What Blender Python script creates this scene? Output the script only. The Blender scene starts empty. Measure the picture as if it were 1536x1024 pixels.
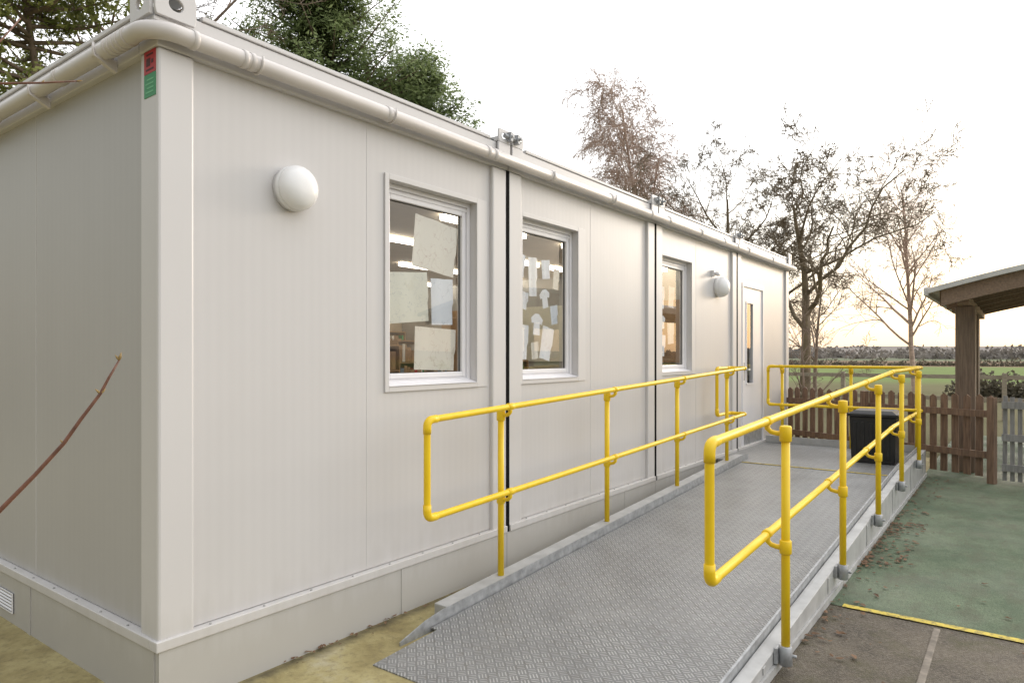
import bpy, math, random
from mathutils import Vector, Matrix
R=random.Random(7)
S=bpy.context.scene
COL=S.collection
# ------------------------------------------------------------------ materials
def nm(name):
    m=bpy.data.materials.new(name); m.use_nodes=True
    nt=m.node_tree; b=nt.nodes['Principled BSDF']
    return m,nt,b
def N(nt,t,**k):
    n=nt.nodes.new(t)
    for a,v in k.items(): setattr(n,a,v)
    return n
def L(nt,a,b): nt.links.new(a,b)
def pos(nt,sc=(1,1,1),rot=(0,0,0)):
    g=N(nt,'ShaderNodeNewGeometry'); mp=N(nt,'ShaderNodeMapping')
    mp.inputs['Scale'].default_value=sc; mp.inputs['Rotation'].default_value=rot
    L(nt,g.outputs['Position'],mp.inputs['Vector']); return mp.outputs[0]
def noise(nt,vec,scale,detail=4,rough=.55):
    n=N(nt,'ShaderNodeTexNoise'); n.inputs['Scale'].default_value=scale
    n.inputs['Detail'].default_value=detail; n.inputs['Roughness'].default_value=rough
    L(nt,vec,n.inputs['Vector']); return n.outputs['Fac']
def ramp(nt,fac,stops):
    r=N(nt,'ShaderNodeValToRGB'); e=r.color_ramp.elements
    while len(e)<len(stops): e.new(.5)
    for i,(p,c) in enumerate(stops):
        e[i].position=p; e[i].color=(c[0],c[1],c[2],1) if not isinstance(c,(int,float)) else (c,c,c,1)
    L(nt,fac,r.inputs[0]); return r.outputs[0]
def mix(nt,f,a,b,mode='MIX'):
    m=N(nt,'ShaderNodeMix',data_type='RGBA',blend_type=mode)
    for s,v in ((m.inputs[0],f),(m.inputs[6],a),(m.inputs[7],b)):
        if hasattr(v,'links'): L(nt,v,s)
        elif isinstance(v,(int,float)): s.default_value=v if s==m.inputs[0] else (v,v,v,1)
        else: s.default_value=(v[0],v[1],v[2],1)
    return m.outputs[2]
def math_(nt,op,a,b=None,c=None):
    m=N(nt,'ShaderNodeMath',operation=op)
    for i,v in enumerate((a,b,c)):
        if v is None: continue
        if hasattr(v,'links'): L(nt,v,m.inputs[i])
        else: m.inputs[i].default_value=v
    return m.outputs[0]
def bump(nt,b,h,st=.3,dist=.01):
    n=N(nt,'ShaderNodeBump'); n.inputs['Strength'].default_value=st; n.inputs['Distance'].default_value=dist
    L(nt,h,n.inputs['Height']); L(nt,n.outputs[0],b.inputs['Normal'])
def mul(c,k): return tuple(min(1,x*k) for x in c)
def simple(name,c,var=.15,scale=6,rough=.5,metal=0,bs=0,bscale=60,st=(1,1,1),spec=.5,bd=.004):
    m,nt,b=nm(name); p=pos(nt,st); f=noise(nt,p,scale,6)
    L(nt,ramp(nt,f,[(.3,mul(c,1-var)),(.7,mul(c,1+var))]),b.inputs['Base Color'])
    b.inputs['Roughness'].default_value=rough; b.inputs['Metallic'].default_value=metal
    b.inputs['Specular IOR Level'].default_value=spec
    if bs: bump(nt,b,noise(nt,p,bscale,4),bs,bd)
    return m
def wallmat(name,c,axis,streak=.025,dirt=.32,rib=1.0):
    m,nt,b=nm(name)
    p=pos(nt,(7,7,.3)); s1=noise(nt,p,1,5)
    p2=pos(nt,(1,1,.6)); s2=noise(nt,p2,1.7,5)
    col=mix(nt,s1,mul(c,1-streak),mul(c,1+streak))
    col=mix(nt,ramp(nt,s2,[(.4,0),(.75,.3)]),col,mul((c[0],c[1]*.99,c[2]*.98),.90))
    g=N(nt,'ShaderNodeNewGeometry'); sx=N(nt,'ShaderNodeSeparateXYZ'); L(nt,g.outputs['Position'],sx.inputs[0])
    z=math_(nt,'ADD',sx.outputs[2],math_(nt,'MULTIPLY',noise(nt,pos(nt,(14,14,2)),1,5),-.35))
    d=ramp(nt,z,[(.0,dirt),(.28,0)])
    col=mix(nt,d,col,(.32,.30,.25))
    sp=ramp(nt,noise(nt,pos(nt),38,3),[(.70,0),(.80,.35)])
    low=ramp(nt,sx.outputs[2],[(.3,1),(.8,.06)])
    col=mix(nt,mix(nt,low,0.0,sp),col,(.34,.33,.29))
    a=sx.outputs[axis]
    w=math_(nt,'SINE',math_(nt,'MULTIPLY',a,2*math.pi/.06))
    if rib: col=mix(nt,math_(nt,'MULTIPLY_ADD',w,.035*rib,.035*rib),col,mul(c,.75))
    L(nt,col,b.inputs['Base Color']); b.inputs['Roughness'].default_value=.38
    h=math_(nt,'ADD',math_(nt,'MULTIPLY',w,.08*rib),math_(nt,'MULTIPLY',noise(nt,pos(nt,(1,1,.7)),2.2,3),2.4))
    bump(nt,b,h,.35,.0022)
    return m
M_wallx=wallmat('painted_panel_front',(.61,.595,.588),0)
M_wally=wallmat('painted_panel_side_shaded',(.47,.46,.45),1)  # same paint as the front; shade of the side face darkened into the colour
M_frame=wallmat('painted_steel_frame',(.64,.625,.618),0,.015,.3,0)
M_skirt=wallmat('skirting_panel',(.54,.53,.515),0,.03,.35,0)
M_gut=simple('gutter_plastic',(.66,.625,.60),.06,3,.38,bs=.05)
M_upvc=simple('white_upvc',(.79,.78,.80),.03,3,.3)
M_dark=simple('black_rubber',(.006,.006,.006),.2,8,.9,spec=.1)
M_gask=simple('grey_gasket',(.12,.12,.12),.2,8,.6)
M_roof=simple('roof_sheet',(.12,.125,.12),.3,4,.6)
M_seal=simple('grey_seal',(.36,.36,.35),.1,8,.6)
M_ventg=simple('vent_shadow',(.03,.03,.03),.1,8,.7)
M_galv=simple('galvanised_steel',(.38,.39,.40),.25,22,.42,.45,bs=.15,bscale=40)
M_kerbst=simple('painted_grey_steel',(.46,.46,.45),.15,7,.5,.1,bs=.12,bscale=30)
M_red=simple('red_sticker',(.45,.02,.02),.1,4,.4)
M_green=simple('green_sticker',(.02,.26,.09),.1,4,.4)
M_ink=simple('sticker_print',(.07,.01,.01),.1,4,.5)
M_ink2=simple('sticker_print_pale',(.15,.48,.24),.1,4,.5)
M_box=simple('black_plastic',(.013,.013,.014),.3,9,.42,bs=.2,bscale=120)
M_lampw=simple('opal_plastic',(.86,.86,.86),.02,4,.25)
M_shelf=simple('shelf_wood',(.32,.21,.12),.2,5,.5)
M_room=simple('room_lining',(.50,.42,.31),.2,2,.7)
M_carp=simple('carpet',(.18,.16,.14),.2,30,.9)
M_leafb=simple('fallen_leaf',(.15,.085,.045),.6,14,.8)
def yellow():
    m,nt,b=nm('yellow_powder_coat')
    f=noise(nt,pos(nt),9,5)
    c=ramp(nt,f,[(.3,(.86,.56,.008)),(.7,(.93,.65,.014))])
    d=ramp(nt,noise(nt,pos(nt),55,4),[(.66,0),(.78,.5)])
    c=mix(nt,d,c,(.45,.28,.03))
    L(nt,c,b.inputs['Base Color']); b.inputs['Roughness'].default_value=.42
    bump(nt,b,noise(nt,pos(nt),140,2),.15,.002); return m
M_yel=yellow()
def glassmat(name='window_glass',k=.96):
    m,nt,b=nm(name); nt.nodes.remove(b); o=nt.nodes['Material Output']
    t=N(nt,'ShaderNodeBsdfTransparent'); t.inputs[0].default_value=(.94,.95,.95,1)
    g=N(nt,'ShaderNodeBsdfGlossy'); g.inputs['Roughness'].default_value=.01
    lw=N(nt,'ShaderNodeLayerWeight'); lw.inputs[0].default_value=.5
    fr=math_(nt,'MULTIPLY_ADD',math_(nt,'POWER',lw.outputs['Facing'],3.5),k-.07,.07)
    x=N(nt,'ShaderNodeMixShader'); L(nt,fr,x.inputs[0]); L(nt,t.outputs[0],x.inputs[1]); L(nt,g.outputs[0],x.inputs[2])
    L(nt,x.outputs[0],o.inputs[0]); return m
M_glass=glassmat()
def emis(name,c,s):
    m,nt,b=nm(name); b.inputs['Emission Color'].default_value=(*c,1); b.inputs['Emission Strength'].default_value=s
    b.inputs['Base Color'].default_value=(.8,.8,.8,1); return m
M_tube=emis('lit_ceiling_lamp',(1,.90,.74),13)
def paper(i,c):
    m,nt,b=nm('drawing_paper_%d'%i)
    f=noise(nt,pos(nt,(1,1,1)),14+i*3,3,.5)
    ln=ramp(nt,f,[(.47,0),(.487,.5),(.50,0)])
    msk=ramp(nt,noise(nt,pos(nt),5.0+i,2),[(.42,0),(.52,1)])
    col=mix(nt,mix(nt,msk,0.0,ln),c,(.22,.25,.3) if i%2 else (.35,.2,.15))
    blot=ramp(nt,noise(nt,pos(nt),8.0+i,3),[(.60,0),(.66,.22)])
    col=mix(nt,blot,col,(.45,.52,.62) if i in (1,2) else (.5,.48,.36))
    L(nt,col,b.inputs['Base Color']); b.inputs['Roughness'].default_value=.8
    return m
M_pap=[paper(0,(.72,.68,.60)),paper(1,(.72,.75,.80)),paper(2,(.82,.82,.83)),paper(3,(.64,.64,.56))]
def tread():
    m,nt,b=nm('chequer_plate')
    p=pos(nt,(1/.050,1/.050,1),(0,0,math.radians(45)))
    s=N(nt,'ShaderNodeSeparateXYZ'); L(nt,p,s.inputs[0])
    X,Y=s.outputs[0],s.outputs[1]
    par=math_(nt,'FLOORED_MODULO',math_(nt,'ADD',math_(nt,'FLOOR',X),math_(nt,'FLOOR',Y)),2)
    fx=math_(nt,'FRACT',X); fy=math_(nt,'FRACT',Y)
    inv=math_(nt,'SUBTRACT',1,par)
    a=math_(nt,'ADD',math_(nt,'MULTIPLY',par,fx),math_(nt,'MULTIPLY',inv,fy))
    c=math_(nt,'ADD',math_(nt,'MULTIPLY',par,fy),math_(nt,'MULTIPLY',inv,fx))
    st=math_(nt,'SINE',math_(nt,'MULTIPLY_ADD',a,2*math.pi*3,-math.pi/2))
    st=ramp(nt,st,[(.1,0),(.6,1)])
    e=math_(nt,'ABSOLUTE',math_(nt,'SUBTRACT',c,.5)); mk=ramp(nt,e,[(.34,1),(.43,0)])
    h=math_(nt,'MULTIPLY',st,mk)
    n1=noise(nt,pos(nt),1.2,7,.6); n2=noise(nt,pos(nt),20,5,.6)
    base=ramp(nt,n1,[(.3,(.145,.147,.147)),(.5,(.20,.202,.20)),(.72,(.265,.262,.255))])
    base=mix(nt,ramp(nt,n2,[(.5,0),(.75,.6)]),base,(.14,.125,.10))
    base=mix(nt,math_(nt,'MULTIPLY',par,.22),base,(.36,.36,.355))
    wear=ramp(nt,noise(nt,pos(nt),3.1,5,.6),[(.3,.35),(.65,.8)])
    col=mix(nt,mix(nt,h,0.0,wear),base,(.56,.56,.55))
    L(nt,col,b.inputs['Base Color']); b.inputs['Metallic'].default_value=.3
    L(nt,ramp(nt,n1,[(.3,.36),(.7,.52)]),b.inputs['Roughness'])
    bump(nt,b,h,.8,.004); return m
M_tread=tread()
def asphalt():
    m,nt,b=nm('asphalt')
    v=N(nt,'ShaderNodeTexVoronoi'); v.inputs['Scale'].default_value=130; L(nt,pos(nt),v.inputs['Vector'])
    c=mix(nt,ramp(nt,noise(nt,pos(nt),2.2,7,.75),[(.3,0),(.7,1)]),(.034,.026,.017),(.135,.11,.078))
    c=mix(nt,ramp(nt,v.outputs['Color'],[(.4,0),(.9,.6)]),c,(.23,.20,.155))
    c=mix(nt,ramp(nt,noise(nt,pos(nt),4,6,.7),[(.50,0),(.68,.8)]),c,(.065,.06,.022))
    L(nt,c,b.inputs['Base Color']); b.inputs['Roughness'].default_value=.7
    bump(nt,b,v.outputs['Distance'],.8,.005); return m
def rubber():
    m,nt,b=nm('green_safety_surface')
    v=N(nt,'ShaderNodeTexVoronoi'); v.inputs['Scale'].default_value=150; L(nt,pos(nt),v.inputs['Vector'])
    c=mix(nt,ramp(nt,noise(nt,pos(nt),1.5,7,.75),[(.3,0),(.7,1)]),(.075,.11,.068),(.19,.235,.15))
    c=mix(nt,ramp(nt,v.outputs['Color'],[(.3,0),(.95,.7)]),c,(.06,.08,.05))
    c=mix(nt,ramp(nt,noise(nt,pos(nt,(1,1.6,1)),3,6,.7),[(.48,0),(.64,.65)]),c,(.10,.105,.07))
    L(nt,c,b.inputs['Base Color']); L(nt,ramp(nt,noise(nt,pos(nt),1.1,4),[(.35,.5),(.6,.9)]),b.inputs['Roughness'])
    b.inputs['Specular IOR Level'].default_value=.3
    bump(nt,b,v.outputs['Distance'],.6,.004); return m
def moss():
    m,nt,b=nm('worn_concrete')
    n1=noise(nt,pos(nt),1.8,7,.7); n2=noise(nt,pos(nt),24,5,.7)
    c=ramp(nt,n1,[(.28,(.16,.125,.055)),(.45,(.28,.23,.10)),(.58,(.38,.325,.155)),(.75,(.45,.41,.29))])
    c=mix(nt,ramp(nt,n2,[(.50,0),(.70,.6)]),c,(.15,.12,.06))
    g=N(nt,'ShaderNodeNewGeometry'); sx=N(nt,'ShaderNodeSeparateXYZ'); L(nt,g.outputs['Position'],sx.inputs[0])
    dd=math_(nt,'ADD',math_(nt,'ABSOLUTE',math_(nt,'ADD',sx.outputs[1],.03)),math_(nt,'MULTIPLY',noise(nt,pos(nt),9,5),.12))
    c=mix(nt,ramp(nt,dd,[(.05,.8),(.14,0)]),c,(.06,.05,.03))  # dirt line along the skirting, with its shadow darkened into the colour
    L(nt,c,b.inputs['Base Color']); b.inputs['Roughness'].default_value=.85
    bump(nt,b,n2,.6,.008); return m
def fields():
    m,nt,b=nm('farmland')
    g=N(nt,'ShaderNodeNewGeometry'); sx=N(nt,'ShaderNodeSeparateXYZ'); L(nt,g.outputs['Position'],sx.inputs[0])
    dd=math_(nt,'MULTIPLY',math_(nt,'ADD',sx.outputs[0],math_(nt,'MULTIPLY',sx.outputs[1],.25)),1/400)
    c=ramp(nt,dd,[(.0,(.19,.17,.11)),(.10,(.19,.18,.11)),(.12,(.20,.25,.11)),(.25,(.22,.27,.12)),(.27,(.27,.19,.14)),(.45,(.27,.20,.15)),(.5,(.20,.22,.15)),(1,(.22,.22,.18))])
    c=mix(nt,ramp(nt,noise(nt,pos(nt),.35,6,.7),[(.45,0),(.85,.7)]),c,(.15,.145,.08))
    L(nt,c,b.inputs['Base Color']); b.inputs['Roughness'].default_value=1
    b.inputs['Specular IOR Level'].default_value=.0
    bump(nt,b,noise(nt,pos(nt),8,5),.6,.05); return m
M_asph,M_rub,M_moss,M_field=asphalt(),rubber(),moss(),fields()
M_hill=simple('hazy_hill',(.27,.245,.225),.1,.02,.95,spec=.0)  # haze over the distance is put into this pale colour
def foliage(name,a,bb,scale=.6,tl=.3):
    m,nt,b=nm(name); g=N(nt,'ShaderNodeNewGeometry')
    c=mix(nt,g.outputs['Random Per Island'],a,bb)
    c=mix(nt,ramp(nt,noise(nt,pos(nt),scale,3),[(.4,.45),(.62,0)]),c,mul(a,.6))
    L(nt,c,b.inputs['Base Color']); b.inputs['Roughness'].default_value=.65; b.inputs['Specular IOR Level'].default_value=.25
    tr=N(nt,'ShaderNodeBsdfTranslucent'); L(nt,c,tr.inputs[0])
    x=N(nt,'ShaderNodeMixShader'); x.inputs[0].default_value=tl; o=nt.nodes['Material Output']
    L(nt,b.outputs[0],x.inputs[1]); L(nt,tr.outputs[0],x.inputs[2]); L(nt,x.outputs[0],o.inputs[0]); return m
M_pine=foliage('pine_needles',(.23,.30,.12),(.40,.47,.22),tl=.5)
M_ivy=foliage('ivy_leaves',(.22,.26,.07),(.44,.46,.16),tl=.5)
M_rust=foliage('rusty_leaves',(.32,.20,.14),(.50,.33,.25),tl=.4)
M_hedge=foliage('hedge_leaves',(.11,.10,.065),(.20,.17,.115))
M_far=foliage('far_wood_hazed_leaves',(.19,.17,.15),(.26,.23,.20),.02)  # leaf colours paled to stand in for distance haze
M_bark=simple('bark',(.24,.18,.14),.35,4,.9,bs=.6,bscale=20)
M_barkm=simple('mossy_bark',(.21,.165,.11),.4,3,.9,bs=.5,bscale=16)
M_birch=simple('birch_bark',(.48,.36,.29),.3,5,.8,st=(1,1,3))
M_twig=simple('twig_bark',(.17,.075,.045),.35,40,.55)
M_bud=simple('twig_bud',(.30,.20,.07),.2,30,.6)
M_wood=simple('stained_timber',(.215,.135,.09),.35,3,.65,bs=.4,bscale=8,st=(14,14,1.5))
M_post=simple('brown_timber',(.20,.145,.105),.3,3,.7,bs=.4,bscale=8,st=(14,14,1.2))
M_beam=simple('larch_timber',(.26,.18,.125),.25,3,.7,bs=.3,bscale=8,st=(1.5,12,12))
M_grey=simple('weathered_timber',(.27,.26,.25),.25,3,.75,bs=.4,bscale=8,st=(14,14,2))
M_rail=simple('pale_timber',(.36,.31,.24),.25,3,.75,bs=.4,bscale=8,st=(3,3,14))
M_white=simple('white_paint_edge',(.62,.61,.58),.12,4,.6)
def yline():
    m,nt,b=nm('worn_yellow_paint')
    w=ramp(nt,noise(nt,pos(nt),28,6,.7),[(.46,1),(.66,0)])
    c=mix(nt,w,(.16,.13,.07),(.64,.50,.08)); L(nt,c,b.inputs['Base Color']); b.inputs['Roughness'].default_value=.75
    bump(nt,b,noise(nt,pos(nt),90,3),.4,.003); return m
M_ylin=yline()
M_conc=simple('concrete_strip',(.22,.19,.155),.4,12,.85,bs=.4)
M_bluegrey=simple('storage_tray',(.16,.22,.30),.3,2,.5)
# ------------------------------------------------------------------ mesh builder
class B:
    def __init__(s): s.v=[];s.f=[];s.sm=[];s.mi=[]
    def add(s,vs,fs,sm=False,mi=0):
        o=len(s.v); s.v+=[tuple(v) for v in vs]
        for f in fs: s.f.append(tuple(i+o for i in f)); s.sm.append(sm); s.mi.append(mi)
        return s
    def box(s,x0,x1,y0,y1,z0,z1,mi=0):
        return s.add([(x0,y0,z0),(x1,y0,z0),(x1,y1,z0),(x0,y1,z0),(x0,y0,z1),(x1,y0,z1),(x1,y1,z1),(x0,y1,z1)],
          [(0,3,2,1),(4,5,6,7),(0,1,5,4),(1,2,6,5),(2,3,7,6),(3,0,4,7)],False,mi)
    def hexa(s,p,mi=0):
        return s.add(p,[(0,3,2,1),(4,5,6,7),(0,1,5,4),(1,2,6,5),(2,3,7,6),(3,0,4,7)],False,mi)
    def tube(s,pts,rad,n=12,cap=True,closed=False,mi=0):
        P=[Vector(p) for p in pts]; k=len(P)
        if not hasattr(rad,'__len__'): rad=[rad]*k
        T=[]
        for i in range(k):
            if closed: t=(P[(i+1)%k]-P[i-1])
            else: t=P[min(i+1,k-1)]-P[max(i-1,0)]
            T.append(t.normalized() if t.length>1e-9 else Vector((0,0,1)))
        up=Vector((0,0,1)) if abs(T[0].z)<.9 else Vector((1,0,0))
        u=T[0].cross(up).normalized(); vs=[]
        for i in range(k):
            u=(u-T[i]*u.dot(T[i]))
            u=u.normalized() if u.length>1e-6 else T[i].orthogonal().normalized()
            w=T[i].cross(u)
            for j in range(n):
                a=2*math.pi*j/n; vs.append(P[i]+(u*math.cos(a)+w*math.sin(a))*rad[i])
        fs=[]
        for i in range(k if closed else k-1):
            i2=(i+1)%k
            for j in range(n):
                j2=(j+1)%n; fs.append((i*n+j,i*n+j2,i2*n+j2,i2*n+j))
        o=len(s.v); s.add(vs,fs,True,mi)
        if cap and not closed:
            s.f.append(tuple(o+j for j in range(n))[::-1]); s.sm.append(False); s.mi.append(mi)
            s.f.append(tuple(o+(k-1)*n+j for j in range(n))); s.sm.append(False); s.mi.append(mi)
        return s
    def prism(s,poly,ax,a,b,mi=0):
        n=len(poly)
        def mk(p,t):
            return {0:(t,p[0],p[1]),1:(p[0],t,p[1]),2:(p[0],p[1],t)}[ax]
        vs=[mk(p,a) for p in poly]+[mk(p,b) for p in poly]
        fs=[tuple(range(n))[::-1],tuple(range(n,2*n))]+[(i,(i+1)%n,n+(i+1)%n,n+i) for i in range(n)]
        return s.add(vs,fs,False,mi)
    def holeplate(s,c,w,h,t,rx,rz,ax=1,n=24,mi=0):
        vs=[];fs=[]
        for side in (-.5,.5):
            for ring in (0,1):
                for j in range(n):
                    a=2*math.pi*(j+.5)/n; ca,sa=math.cos(a),math.sin(a)
                    if ring==0:
                        k=min((w/2)/max(abs(ca),1e-6),(h/2)/max(abs(sa),1e-6)); u,v=ca*k,sa*k
                    else: u,v=rx*ca,rz*sa
                    p=(c[0]+u,c[1]+side*t,c[2]+v) if ax==1 else (c[0]+side*t,c[1]+u,c[2]+v)
                    vs.append(p)
        for j in range(n):
            k=(j+1)%n
            fs+= [(j,k,n+k,n+j),(2*n+j,3*n+j,3*n+k,2*n+k),(j,2*n+j,2*n+k,k),(n+j,n+k,3*n+k,3*n+j)]
        return s.add(vs,fs,False,mi)
    def obj(s,name,mats,parent=None,label=None,cat=None,group=None,bev=0,kind=None,origin=None,fix=True):
        if not isinstance(mats,(list,tuple)): mats=[mats]
        xs=[v[0] for v in s.v];ys=[v[1] for v in s.v];zs=[v[2] for v in s.v]
        o=Vector(origin) if origin is not None else Vector(((min(xs)+max(xs))/2,(min(ys)+max(ys))/2,min(zs)))
        me=bpy.data.meshes.new(name); me.from_pydata([(a-o.x,b-o.y,c-o.z) for a,b,c in s.v],[],s.f)
        for m in mats: me.materials.append(m)
        me.polygons.foreach_set('use_smooth',s.sm); me.polygons.foreach_set('material_index',s.mi)
        me.update()
        ob=bpy.data.objects.new(name,me); COL.objects.link(ob)
        put(ob,o,parent)
        if bev:
            b=ob.modifiers.new('bevel','BEVEL'); b.width=bev; b.segments=2; b.limit_method='ANGLE'; b.angle_limit=math.radians(50)
        meta(ob,label,cat,group,kind); return ob
WL={}
def put(ob,o,parent):
    WL[ob.name]=Vector(o)
    if parent is not None:
        ob.parent=parent; ob.location=Vector(o)-WL[parent.name]
    else: ob.location=o
def meta(ob,label=None,cat=None,group=None,kind=None):
    if label: ob['label']=label
    if cat: ob['category']=cat
    if group: ob['group']=group
    if kind: ob['kind']=kind
def empty(name,o,parent=None,label=None,cat=None,group=None):
    e=bpy.data.objects.new(name,None); e.empty_display_size=.2; COL.objects.link(e); put(e,o,parent); meta(e,label,cat,group); return e
# ------------------------------------------------------------------ ground sheets
B().add([(-1200,-1200,-.012),(1200,-1200,-.012),(1200,1200,-.012),(-1200,1200,-.012)],[(0,1,2,3)]).obj('ground',M_field,kind='structure')
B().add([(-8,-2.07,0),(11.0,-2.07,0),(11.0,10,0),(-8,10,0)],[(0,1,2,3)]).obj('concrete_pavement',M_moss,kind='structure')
B().add([(-8,-12,-.002),(3.28,-12,-.002),(3.28,-2.07,-.002),(-8,-2.07,-.002)],[(0,1,2,3)]).obj('asphalt_path',M_asph,kind='structure')
B().add([(3.28,-12,.001),(15,-12,.001),(15,-2.07,.001),(3.28,-2.07,.001)],[(0,1,2,3)]).obj('play_surface',M_rub,kind='structure')
B().add([(3.245,-9,.006),(3.30,-9,.006),(3.325,-2.19,.006),(3.265,-2.19,.006)],[(0,1,2,3)]).obj('yellow_line_marking',M_ylin,kind='structure')
B().box(1.2,3.22,-2.73,-2.695,-.01,.004).obj('concrete_edging',M_conc,kind='structure',bev=.004)
# ------------------------------------------------------------------ building
W=2.61; NMOD=4; LEN=W*NMOD; DEP=6.6; Z0=.295; ZT=3.13; PW=.168; ZB=3.004
bld=empty('modular_building',(LEN/2,DEP/2,0),label='pale grey modular cabin classroom with flat roof beside ramp',cat='building')
WIN=[(1.42,2.27),(2.83,3.67),(5.43,6.27)]; WZ=(1.42,2.70)
DOOR=(8.06,9.06); DZ=(Z0+.01,2.62)
w=B()
def panel(x0,x1,z0,z1): w.box(x0,x1,.03,.13,z0,z1)
zb,zt=Z0+.04,ZB
for k in range(NMOD):
    a,b_=k*W+PW,(k+1)*W-PW
    ops=[(o[0],o[1],*WZ) for o in WIN if a-.1<o[0]<b_]+([(DOOR[0],DOOR[1],*DZ)] if k==3 else [])
    if not ops: panel(a,b_,zb,zt)
    for (o0,o1,q0,q1) in ops:
        if o0-a>.01: panel(a,o0,zb,zt)
        panel(o1,b_,zb,zt); panel(o0,o1,q1,zt)
        if q0>zb: panel(o0,o1,zb,q0)
w.obj('wall',M_wallx,bld)
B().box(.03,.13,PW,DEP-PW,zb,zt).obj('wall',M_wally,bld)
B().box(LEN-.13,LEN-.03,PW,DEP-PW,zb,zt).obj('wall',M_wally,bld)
B().box(PW,LEN-PW,DEP-.13,DEP-.03,zb,zt).obj('wall',M_room,bld)
for x in (1.25,3.90,6.42): B().box(x-.0025,x+.0025,.0285,.030,zb,zt).obj('panel_joint_strip',M_frame,bld)
for y in (1.5,3.9): B().box(.0285,.03,y-.0025,y+.0025,zb,zt).obj('panel_joint_strip',M_frame,bld)
B().box(.172,.180,.024,.03,zb,zt).obj('panel_joint_strip',M_frame,bld)
def post(x0,y0,name='corner_post'):
    x1=x0+PW; y1=y0+PW
    B().box(x0,x1,y0,y1,Z0,ZB-.001).obj(name,M_frame,bld,bev=.012)
for k in range(NMOD):
    post(k*W+ (0 if k==0 else .014),0); post((k+1)*W-PW-(0 if k==3 else .014),0)
post(0,DEP-PW); post(LEN-PW,DEP-PW)
for k in range(1,NMOD): B().box(k*W-.0165,k*W+.0165,-.003,.002,0.02,ZB-.003).obj('module_gap_seal',M_dark,bld)
for k in range(NMOD):
    B().box(k*W+(.019 if k else -.014),(k+1)*W-.019,-.014,.05,Z0-.012,Z0+.036).obj('floor_rail',M_frame,bld,bev=.004)
B().box(-.014,.05,.051,DEP,Z0-.012,Z0+.036).obj('floor_rail',M_frame,bld,bev=.004)
xs=[0,1.52,2.595,4.5,5.205,6.5,7.815,9.0,LEN]
for a,b_ in zip(xs[:-1],xs[1:]): B().box(a+.002,b_-.002,-.004,.03,0,Z0-.014).obj('skirting',M_skirt,bld)
ys=[.031,1.5,3.0,4.5,DEP]
for a,b_ in zip(ys[:-1],ys[1:]): B().box(-.004,.03,a+.002,b_-.002,0,Z0-.014).obj('skirting',M_skirt,bld)
for x in (1.52,): B().box(x-.022,x+.022,-.008,-.0045,0,Z0-.016).obj('skirting_joint',M_skirt,bld)
for y in (1.5,): B().box(-.008,-.0045,y-.022,y+.022,0,Z0-.016).obj('skirting_joint',M_skirt,bld)
sc=B()
x=.25
while x<LEN:
    sc.tube([(x,.004,Z0+.036),(x,.004,Z0+.041)],.006,8); x+=.29
y=.3
while y<3.5:
    sc.tube([(.004,y,Z0+.036),(.004,y,Z0+.041)],.006,8); y+=.29
o_=sc.obj('fixing_screws',M_seal,bld); o_['kind']='stuff'
e=empty('air_vent',(-.01,1.88,.07),bld)
v=B(); y0,y1,z0,z1=1.74,2.04,.065,.185
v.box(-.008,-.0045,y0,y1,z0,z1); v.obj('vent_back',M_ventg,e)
v=B(); v.box(-.014,-.0085,y0,y1,z0,z0+.008); v.box(-.014,-.0085,y0,y1,z1-.008,z1); v.box(-.014,-.0085,y0,y0+.01,z0+.008,z1-.008); v.box(-.014,-.0085,y1-.01,y1,z0+.008,z1-.008)
v.obj('vent_frame',M_upvc,e)
v=B()
for i in range(5):
    q=z0+.016+i*.0195; v.prism([(-.015,q),(-.009,q+.008),(-.009,q+.010),(-.015,q+.004)],1,y0+.011,y1-.011)
v.obj('vent_louvre',M_upvc,e)
for k in range(NMOD):
    B().box(k*W+(0.006 if k else -.006),(k+1)*W-(.006 if k<3 else -.006),-.006,PW,ZB,3.185).obj('roof_beam',M_frame,bld,bev=.006)
for q in ((-.006,PW,PW+.001,DEP),(LEN-PW,LEN+.006,PW+.001,DEP),(PW+.001,LEN-PW-.001,DEP-PW,DEP)):
    B().box(*q,ZB,3.185).obj('roof_beam',M_frame,bld,bev=.006)
B().box(.012,LEN-.012,.012,DEP-.01,3.187,3.203).obj('roof',M_roof,bld)
B().box(.2,W-.22,-.014,.03,3.188,3.212).obj('roof_edge_trim',M_frame,bld,bev=.004)
for k in range(1,4): B().box(k*W+.22,(k+1)*W-.22,-.014,.03,3.188,3.212).obj('roof_edge_trim',M_frame,bld,bev=.004)
B().box(-.014,.03,.22,DEP-.2,3.188,3.212).obj('roof_edge_trim',M_frame,bld,bev=.004)
def casting(x0,x1,y0=-.035):
    b=B(); cx=(x0+x1)/2
    b.holeplate((cx,y0+.008,3.235),x1-x0,.10,.016,.032,.024)
    b.box(x0,x1,y0+.017,.15,3.19,3.225)
    b.box(x0,x1,y0,y0+.016,3.10,3.184)
    return b
b=B(); b.holeplate((.055,-.045,3.190),.19,.135,.018,.034,.030); b.holeplate((-.045,.06,3.190),.185,.135,.018,.034,.030,ax=0)
b.box(-.054,.15,-.054,.15,3.2585,3.275); b.box(-.035,.15,-.035,.15,3.10,3.12)
b.obj('corner_casting',M_frame,bld,bev=.003)
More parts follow.
